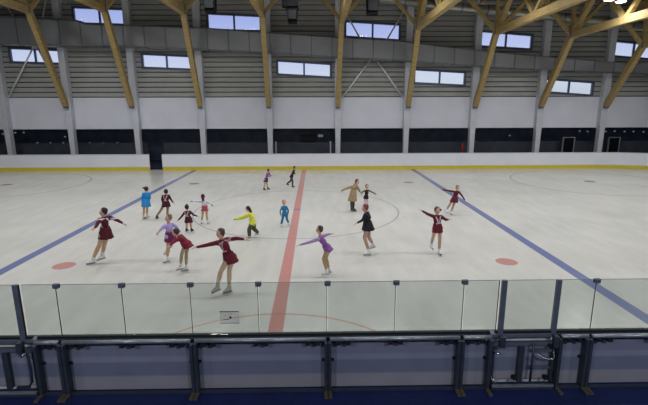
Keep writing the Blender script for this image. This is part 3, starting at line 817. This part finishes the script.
    # fingers, rooted in the palm, slightly curled
    for wr, d, pn, ps, S in hands:
        for q, (o_, ln) in enumerate(((-.0145, .036), (-.005, .041), (.0048, .038), (.014, .030))):
            r0 = wr+d*.043*h+ps*o_*h; k1 = r0+d*ln*.55*h+ps*o_*.12*h; k2 = k1+(d*.75-pn*.6).normalized()*ln*.5*h
            sub(lambda b_: capsule(b_, r0, k1, .0052*h, .0048*h, 6, 2), 0); sub(lambda b_: capsule(b_, k1, k2, .0048*h, .0038*h, 6, 2), 0)
        r0 = wr+d*.018*h+ps*.016*h; k1 = r0+(d*.6+ps*.9).normalized()*.022*h; k2 = k1+(d*.95+ps*.2-pn*.3).normalized()*.018*h
        sub(lambda b_: capsule(b_, r0, k1, .0068*h, .0055*h, 6, 2), 0); sub(lambda b_: capsule(b_, k1, k2, .0055*h, .0045*h, 6, 2), 0)
    for s in (-1, 1):
        e = P['HD']+hf*hr*.80+hs*hr*.3*s+hu*hr*.08
        sub(lambda b_: ellipsoid(b_, e, (hs*hr*.12, hf*hr*.08, hu*hr*.07), 8, 5), 2)
        sub(lambda b_: ellipsoid(b_, e+hf*hr*.055, (hs*hr*.05, hf*hr*.04, hu*hr*.055), 8, 5), 3)
    sub(lambda b_: ellipsoid(b_, P['HD']+hf*hr*.80-hu*hr*.5, (hs*hr*.2, hf*hr*.08, hu*hr*.05), 8, 5), 4)
    done('body', b2, [skin_m, cm(tights, .6), eyew, eyed, lipm], t)
    # --- hair
    bm = B()
    ellipsoid(bm, P['HD']-hf*hr*.16+hu*hr*.14, (hs*hr*.9, hf*hr*.94, hu*hr*1.1))
    if bun:
        c = P['HD']-hf*hr*.75+hu*hr*.55
        if isinstance(bun, tuple): c = P['HD']+Vector(bun)*hr
        ellipsoid(bm, c, (hs*hr*.42, hf*hr*.42, hu*hr*.4)); capsule(bm, P['HD']-hf*hr*.3, c, hr*.3, hr*.25)
    if pony:
        c = P['HD']+Vector(pony)*hr; capsule(bm, P['HD']-hf*hr*.3+hu*hr*.4, c, hr*.3, hr*.32); capsule(bm, c, c+Vector((pony[0]*.5, 0, -.5))*hr, hr*.32, hr*.14)
    if longhair:
        capsule(bm, P['HD']-hf*hr*.45, P['HD']-hf*hr*.75-hu*hr*1.5, hr*.68, hr*.5)
    b2 = remesh(bm, .012*max(h, 1.1), 3)
    # uncover the face
    kill = [f for f in b2.faces if (f.calc_center_median()-P['HD']).dot(hf) > hr*.35 and (f.calc_center_median()-P['HD']).dot(hu) < hr*.55]
    bmesh.ops.delete(b2, geom=kill, context='FACES')
    done('hair', b2, cm(hair, .6), t)
    if hat:
        bm = B(); ellipsoid(bm, P['HD']+hu*hr*.42-hf*hr*.05, (hs*hr*1.0, hf*hr*1.05, hu*hr*.86)); b2 = remesh(bm, .013*h, 2)
        bmesh.ops.delete(b2, geom=[f for f in b2.faces if (f.calc_center_median()-P['HD']).dot(hu) < hr*.25], context='FACES')
        done('hat', b2, cm(hat), t)
    # --- clothes
    e = .009+.002*h+bulk
    def skirt_bm(bm, drop, fl, top_f=.3, waves=9):
        dn = (Vector((0, 0, -1))*.75 - tv*.45).normalized() if fl > .5 else (Vector((0, 0, -1))*.5-tv*.5).normalized()
        n = 40; K = 7; inner = []
        sx = chests - dn*chests.dot(dn); sx.normalize(); sy = dn.cross(sx)
        for j in range(K+1):
            u = j/K; c = P['PV']+tv*top_f*.3*h*(1-u)+dn*drop*h*u
            rx = (.076+.03*fl*u*(1.4))*h+e+.004; ry = (.062+.034*fl*u*1.3)*h+e+.004
            inner.append((c, rx, ry, u))
        rings = []
        for lay_ in (0, -.007):
            for (c, rx, ry, u) in (inner if lay_ == 0 else inner[::-1]):
                ring = []
                for q in range(n):
                    th = q*2*PI/n; w = 1+.07*fl*u*math.sin(th*waves)
                    ring.append(bm.verts.new(c+sx*((rx+lay_)*w*math.cos(th))+sy*((ry+lay_)*w*math.sin(th))))
                rings.append(ring)
        rings.append(rings[0])
        for x, y in zip(rings, rings[1:]):
            for q in range(n): bm.faces.new((x[q], x[(q+1) % n], y[(q+1) % n], y[q]))
        return bm
    if coat:
        bm = B(); torso(bm, e*1.6)
        for S, E_, W in (('SL', 'EL', 'HLw'), ('SR', 'ER', 'HRw')): arm(bm, S, E_, W, e*1.6)
        capsule(bm, NK-tv*.01*h, NK+tv*.03*h, .045*h, .042*h)
        b2 = remesh(bm, .012*h, 4)
        skirt_bm(b2, coatlen, 1.15, .45, 6)
        done('coat', b2, cm(coat), t)
        bm = B(); bar(bm, ch+chestf*(.07*h)+tv*.06*h, P['PV']+chestf*(.075*h), .012, .012); obj('button_strip', bm, cm((110, 96, 72)), t)
    else:
        bm = B(); torso(bm, e)
        if sleeves is None:
            for S, E_, W in (('SL', 'EL', 'HLw'), ('SR', 'ER', 'HRw')): arm(bm, S, E_, W, e*.8)
        capsule(bm, NK-tv*.03*h, NK+tv*.004*h, .036*h, .034*h)
        b2 = remesh(bm, .0115*max(h, 1.1), 4)
        if motif:
            for f in b2.faces:
                c = f.calc_center_median()-ch
                x_ = c.dot(chests)/h; z_ = c.dot(tv)/h
                if (abs(abs(x_)-(.012+.28*(z_+.06))) < .012 and -.07 < z_ < .07) or (abs(z_+.075) < .012 and abs(x_) < .05): f.material_index = 1
        if skirt == 'same': skirt_bm(b2, hem, flare)
        nm = 'dress' if skirt == 'same' else ('leotard' if not trousers else 'jacket')
        done(nm, b2, [cm(top), cm(motif if motif else top)], t)
        if skirt and skirt != 'same': done('skirt', skirt_bm(B(), hem, flare), cm(skirt), t)
        if sleeves:
            for S, E_, W in (('SL', 'EL', 'HLw'), ('SR', 'ER', 'HRw')):
                bm = B(); arm(bm, S, E_, W, e*.9); done('sleeve', remesh(bm, .011*h, 3), cm(sleeves), t)
    if trousers:
        bm = B(); capsule(bm, HLp, HRp, .058*h+e*.6, .058*h+e*.6)
        for hp, K, A_ in ((HLp, 'KL', 'AL'), (HRp, 'KR', 'AR')): legm(bm, hp, K, A_, e, .9)
        done('trousers', remesh(bm, .0115*h, 3), cm(trousers), t)
    if gloves:
        for wr, d, pn, ps, S in hands:
            bm = B(); ellipsoid(bm, wr+d*.026*h, (ps*.026*h, pn*.016*h, d*.036*h))
            for o_, ln in ((-.0155, .034), (-.005, .039), (.0052, .036), (.0155, .028)):
                r0 = wr+d*.043*h+ps*o_*h; k1 = r0+d*ln*.55*h; k2 = k1+(d*.75-pn*.6).normalized()*ln*.5*h
                capsule(bm, r0, k1, .0068*h, .0064*h, 6, 2); capsule(bm, k1, k2, .0064*h, .0054*h, 6, 2)
            r0 = wr+d*.018*h+ps*.018*h; capsule(bm, r0, r0+(d*.8+ps*.7).normalized()*.036*h, .009*h, .007*h, 6, 2)
            bmesh.ops.recalc_face_normals(bm, faces=bm.faces)
            done('glove', bm, cm(gloves), t)
    # --- skates
    for K, A_ in (('KL', 'AL'), ('KR', 'AR')):
        An = P[A_]; raised = An.z-sole-.015
        tdir = (fd+Vector((0, 0, -min(.7, raised*2)))).normalized() if raised > .05 else fd
        sdn = (Vector((0, 0, -1))-tdir*(-tdir.z)).normalized()
        heel = An+sdn*.032*h-tdir*.014*h; toe = An+sdn*.036*h+tdir*.082*h
        bm = B(); capsule(bm, An+(P[K]-An).normalized()*.045*h, heel, .029*h, .026*h); capsule(bm, heel, toe, .025*h, .02*h)
        ellipsoid(bm, An.lerp(toe, .35)+sdn*.006*h, (tdir*.04*h, tdir.cross(sdn)*.023*h, sdn*.028*h))
        sk = done('skate', remesh(bm, .0095*h, 2), cm(boots, .5), t)
        bot = sdn*.058*h
        bm = B(); bar(bm, An-tdir*.05*h+sdn*.07*h, An+tdir*.112*h+sdn*.07*h, .006, .014*h)
        for o_ in (-.02, .05): bar(bm, An+tdir*o_*h+sdn*.05*h, An+tdir*o_*h+sdn*.068*h, .014*h, .03*h)
        obj('blade', bm, M['chrome'], sk)
        sl = obj('sole', bar(B(), heel+sdn*.024*h-tdir*.02*h, toe+sdn*.02*h+tdir*.012*h, .03*h, .008*h), M['rubber'], sk)
    return t

BUR = (128, 28, 50)
# 1
person(dict(HD=(103.3, 211.4), SL=(99.8, 218.4), SR=(108.6, 217.4), EL=(98.8, 224.5, -.18), HL=(95.8, 228, -.42), ER=(115.4, 221.4), HR=(122.8, 225.4), PV=(105.4, 232),
            KL=(100.6, 244), KR=(103.6, 244.5), AL=(93.8, 258.8), AR=(101, 256)), (94, 263.5), -55, 'skater in a dark red dress at the far left, leaning with one arm trailing right', 'skaters in dark red dresses',
       top=(82, 16, 32), skirt='same', hem=.10, motif=(214, 190, 210), hair=(34, 26, 28), bun=True)
# 2
person(dict(HD=(146.6, 188.8), SL=(143.6, 193.2), SR=(149, 193.2), EL=(142.4, 197.6), HL=(142, 202), ER=(149.8, 197.6), HR=(148.8, 201.8), PV=(146, 201.4),
            KL=(144, 209.6), KR=(147, 209.2), AL=(143.7, 216.8), AR=(146.8, 216)), (145, 219.4), 165, 'girl in a bright blue skating dress with a ponytail, seen from behind',
       top=(36, 140, 206), skirt='same', hem=.15, flare=1.2, hair=(50, 38, 34), pony=(-1.2, 0, .6), boots=(208, 196, 176))
# 3
person(dict(HD=(166.2, 191.6), SL=(163.4, 195.8), SR=(168.4, 195.8), EL=(162.2, 200), HL=(163.6, 204.6, .15), ER=(170.6, 199.8), HR=(173.8, 204), PV=(166.2, 204.4),
            KL=(160.8, 210.8), KR=(167.4, 211.2), AL=(156.6, 216.8), AR=(167.4, 216.6)), (161, 219.2), 170, 'skater in a dark red dress with legs wide apart, right of the blue dress', 'skaters in dark red dresses',
       top=(68, 14, 30), skirt='same', hem=.07, motif=(206, 176, 196), hair=(34, 28, 30), bun=True, tights=(150, 118, 100), boots=(70, 56, 52))
# 4 lavender
person(dict(HD=(168.4, 217), SL=(164.6, 224.6), SR=(171.8, 224), EL=(161.6, 228.6, -.1), HL=(158.8, 232.4, -.2), ER=(175.4, 227.4), HR=(178.6, 231.5, .1), PV=(170.4, 236),
            KL=(168.6, 246.6), KR=(170.6, 245.5), AL=(167.8, 257.6), AR=(166.5, 249.5, .32)), (166, 262), -40, 'skater with a lavender top and purple skirt in the left cluster',
       top=(178, 160, 218), skirt=(112, 36, 84), hem=.09, hair=(120, 104, 74), bun=True)
# 5 bending burgundy
person(dict(HD=(175.2, 231.6), SL=(178.6, 237.6), SR=(179.8, 235.8), EL=(173.5, 241.5, -.1), HL=(170, 245, -.2), ER=(185, 241), HR=(191.5, 245.8), PV=(187, 243.6),
            KL=(182.4, 252.6), KR=(185.6, 253.4), AL=(181.2, 265), AR=(185.6, 267.6)), (183, 272), -75, 'bent over skater in a red dress holding hands with the largest figure', 'skaters in dark red dresses', h=1.42,
       top=(124, 24, 46), skirt='same', hem=.07, flare=.7, hair=(62, 44, 36), tights=(164, 150, 118), bun=True)
# 6 small burgundy
person(dict(HD=(187, 207.4), SL=(185, 212.2), SR=(190, 212.2), EL=(181.6, 217.6), HL=(177.6, 221.4), ER=(193.6, 216), HR=(198, 217.2), PV=(188.6, 219.8),
            KL=(186.8, 225), KR=(190.6, 225.2), AL=(186.6, 230), AR=(191.4, 230.2)), (189, 232.2), 160, 'small skater in a dark red dress with both arms held low and wide', 'skaters in dark red dresses', h=1.18,
       top=(72, 16, 32), skirt='same', hem=.1, motif=(216, 190, 206), hair=(40, 30, 30), bun=(0, 0, 1.1), boots=(70, 44, 40))
# 7 white top
person(dict(HD=(202.9, 195.8), SL=(201.4, 200.8), SR=(207.4, 200.8), EL=(197.2, 201), HL=(191.6, 201), ER=(209.6, 203), HR=(212.2, 205.4), PV=(204.6, 208),
            KL=(202.6, 215), KR=(206.6, 215), AL=(201.4, 221.4), AR=(207.6, 221.4)), (204.5, 224.2), 170, 'long haired girl in a white top and pink red skirt with arms out',
       top=(216, 206, 220), skirt=(176, 74, 92), hem=.075, flare=.7, hair=(70, 42, 40), longhair=True, gloves=(60, 44, 52), tights=(190, 158, 128))
# 8 large burgundy
person(dict(HD=(220.2, 232.6), SL=(217.4, 240.8), SR=(226.6, 239.8), EL=(207.6, 243.9), HL=(195.4, 246.4), ER=(236, 239.8), HR=(245.8, 241), PV=(230.4, 258),
            KL=(221.4, 270.5), KR=(228.8, 271.5), AL=(217.6, 285.6), AR=(228.6, 288.6)), (224, 294), -50, 'largest skater, in a dark red dress with both arms stretched straight out', 'skaters in dark red dresses',
       top=(98, 18, 40), skirt='same', hem=.06, flare=.7, motif=(176, 140, 160), hair=(70, 60, 48), bun=True, tights=(186, 166, 140), boots=(186, 178, 168))
# 9 yellow
person(dict(HD=(247.6, 208), SL=(248.8, 213), SR=(252.2, 213.4), EL=(242.4, 216.2), HL=(234.8, 218.4), ER=(244.5, 217.6, .1), HR=(237.5, 219.8, .15), PV=(252.8, 222.6),
            KL=(249.4, 228.6), KR=(253.6, 228.8), AL=(249.6, 234.8), AR=(257.4, 232.4)), (251, 238), -85, 'skater in a bright yellow jacket with an arm stretched left',
       top=(222, 222, 84), skirt='same', hem=.03, flare=.3, trousers=(74, 74, 62), hair=(22, 20, 20), longhair=True, gloves=(60, 54, 44), bulk=.022)
# 10 blue suit
person(dict(HD=(284, 201.4), SL=(281.6, 206), SR=(286.8, 206), EL=(280.3, 210.4), HL=(280.5, 214.8), ER=(288.2, 210.2), HR=(288, 214), PV=(284.8, 213.8),
            KL=(282.5, 218.8), KR=(286.9, 218.6), AL=(281.3, 223.6), AR=(288.6, 222.6)), (285, 226.4), 15, 'child in a blue tracksuit standing beside the red centre line',
       top=(40, 122, 170), trousers=(40, 118, 168), hair=(150, 112, 84), skirt='same', hem=.02, flare=.2, kid=1.12)
# 11 far purple
person(dict(HD=(268.9, 169.6), SL=(266.6, 172.4), SR=(269, 172.4), EL=(268.4, 175.2, -.05), HL=(271.6, 176.2), ER=(269.8, 174.6), HR=(272, 175.6), PV=(265.8, 179.2),
            KL=(264.8, 183.4), KR=(267, 183.4), AL=(264, 187.6), AR=(267.8, 187.4)), (266, 190.2), 75, 'distant skater with a purple top and dark skirt near the far boards',
       top=(132, 84, 150), skirt=(44, 28, 48), hem=.08, flare=.6, hair=(36, 26, 28), boots=(64, 54, 58), bun=True)
# 12 far black
person(dict(HD=(294.8, 166.8), SL=(293.4, 169.4), SR=(294.6, 169.4), EL=(294.2, 172, -.05), HL=(296, 173.6), ER=(293.8, 172.4), HR=(295.2, 174.4), PV=(291.4, 176),
            KL=(292.6, 180.2), KR=(290.8, 180), AL=(292.6, 184.8), AR=(287.2, 182.8)), (292.5, 187.4), 75, 'distant skater all in black beside the far end of the red line, one foot back',
       top=(44, 32, 40), skirt='same', hem=.03, flare=.3, trousers=(70, 62, 62), hair=(44, 34, 30), boots=(58, 50, 52), bun=True)
# 13 lavender centre
person(dict(HD=(319.4, 227.4), SL=(317.8, 236.4), SR=(322, 235.4), EL=(309.6, 239.6), HL=(298.6, 242.6), ER=(326.8, 234.6, .1), HR=(332, 233.6, .2), PV=(328.4, 247.6),
            KL=(323.4, 256.6), KR=(326, 257.4), AL=(326.8, 269.4), AR=(329.2, 268.6, .15)), (327, 276), -80, 'skater in a purple leotard right of the red line, crouching with an arm reaching left',
       top=(140, 88, 158), sleeves=(168, 140, 188), skirt='same', hem=.03, flare=.4, hair=(66, 58, 46), bun=True, tights=(176, 148, 112), h=1.4)
# 14 coat
person(dict(HD=(357.4, 181.6), SL=(351.6, 186), SR=(357.2, 186), EL=(346, 188.2), HL=(340.2, 191), ER=(359, 190.2), HR=(361.6, 194.4), PV=(352.8, 194.8),
            KL=(351.6, 202), KR=(353.4, 202), AL=(351.6, 208.2), AR=(353.4, 208.8)), (352.5, 211.6), 50, 'adult in a long camel coat holding the hand of a child', h=1.62,
       coat=(160, 140, 104), coatlen=.17, trousers=(62, 56, 50), hair=(82, 58, 44), boots=(74, 66, 46), tights=(62, 56, 50))
# 15 child
person(dict(HD=(367, 185.6), SL=(364.8, 189.6), SR=(369, 189.6), EL=(362.6, 191.2), HL=(361.4, 193.8), ER=(372.4, 191.8), HR=(376.8, 194.2), PV=(366, 197),
            KL=(364.8, 201.6), KR=(367.4, 201.6), AL=(364.6, 205.6), AR=(367.6, 205.6)), (366, 208.2), 10, 'small child in an olive jacket and dark vest beside the camel coat',
       top=(34, 26, 32), sleeves=(110, 112, 60), skirt='same', hem=.04, flare=.5, hair=(60, 46, 40), tights=(214, 186, 196), boots=(130, 90, 92), kid=1.12)
# 16 black dress
person(dict(HD=(364.8, 205.4), SL=(364.4, 211.6), SR=(368.4, 211.2), EL=(362.2, 217.2), HL=(355.2, 220.8), ER=(370.4, 217), HR=(368, 221.4, .15), PV=(368, 223.6),
            KL=(364.2, 235), KR=(369, 236), AL=(368.8, 249), AR=(373.4, 243.4, .1)), (369, 255), -80, 'skater in a short black dress with reddish hair, one foot lifted behind',
       top=(24, 26, 36), skirt='same', hem=.08, flare=1.0, hair=(116, 66, 66), bun=True, tights=(186, 150, 134))
# 17 burgundy right
person(dict(HD=(437.4, 209), SL=(432.8, 214.8), SR=(441.8, 215.2), EL=(427, 212.8), HL=(420.2, 208.8), ER=(446.2, 219.2), HR=(450.6, 218.8), PV=(437.6, 227.4),
            KL=(433, 236), KR=(440, 238.6), AL=(431.2, 243.4, .28), AR=(439.4, 250.2)), (439, 255), 15, 'skater in a dark red dress facing the camera right of centre, arms raised wide', 'skaters in dark red dresses',
       top=(98, 18, 36), skirt='same', hem=.075, flare=.6, motif=(216, 196, 204), hair=(52, 40, 38), bun=(.95, .1, .15), tights=(196, 158, 138))
# 18 far burgundy right
person(dict(HD=(457.8, 186.6), SL=(454, 190.6), SR=(459.2, 190.8), EL=(448, 189.8), HL=(440.6, 188.8), ER=(462.4, 195.4), HR=(465.6, 200.6), PV=(454.4, 198.6),
            KL=(449.4, 204.2), KR=(453.4, 205.6), AL=(446.4, 209.4, .1), AR=(451.2, 211.8)), (451, 215), 15, 'skater in a dark red dress on the right blue line, behind another one', 'skaters in dark red dresses',
       top=(94, 18, 36), skirt='same', hem=.09, flare=1.2, hair=(96, 72, 62), bun=True, tights=(176, 142, 122))

# ------------------------------------------------------------------ daylight and view
w = bpy.data.worlds.new('sky'); C.world = w; w.use_nodes = True; nt = w.node_tree; bg = nt.nodes['Background']
tc = nt.nodes.new('ShaderNodeTexCoord'); sp = nt.nodes.new('ShaderNodeSeparateXYZ'); r = nt.nodes.new('ShaderNodeValToRGB')
nt.links.new(tc.outputs['Generated'], sp.inputs[0]); nt.links.new(sp.outputs['Z'], r.inputs['Fac']); nt.links.new(r.outputs[0], bg.inputs[0])
e = r.color_ramp.elements; e[0].position = 0; e[0].color = lin((196, 204, 206)); e[1].position = 1; e[1].color = lin((110, 140, 220))
for p_, c in ((.06, (222, 230, 246)), (.13, (198, 208, 248)), (.2, (166, 180, 240))):
    x = e.new(p_); x.color = lin(c)
bg.inputs[1].default_value = 1.0
vs_ = C.view_settings; C.display_settings.display_device = 'sRGB'
vs_.view_transform = 'Standard'; vs_.look = 'None'; vs_.gamma = 1; vs_.use_curve_mapping = False; vs_.exposure = 0.0
C.cycles.max_bounces = 6; C.cycles.diffuse_bounces = 4; C.cycles.transparent_max_bounces = 12
C.cycles.use_denoising = True
C.cycles.sample_clamp_indirect = 6
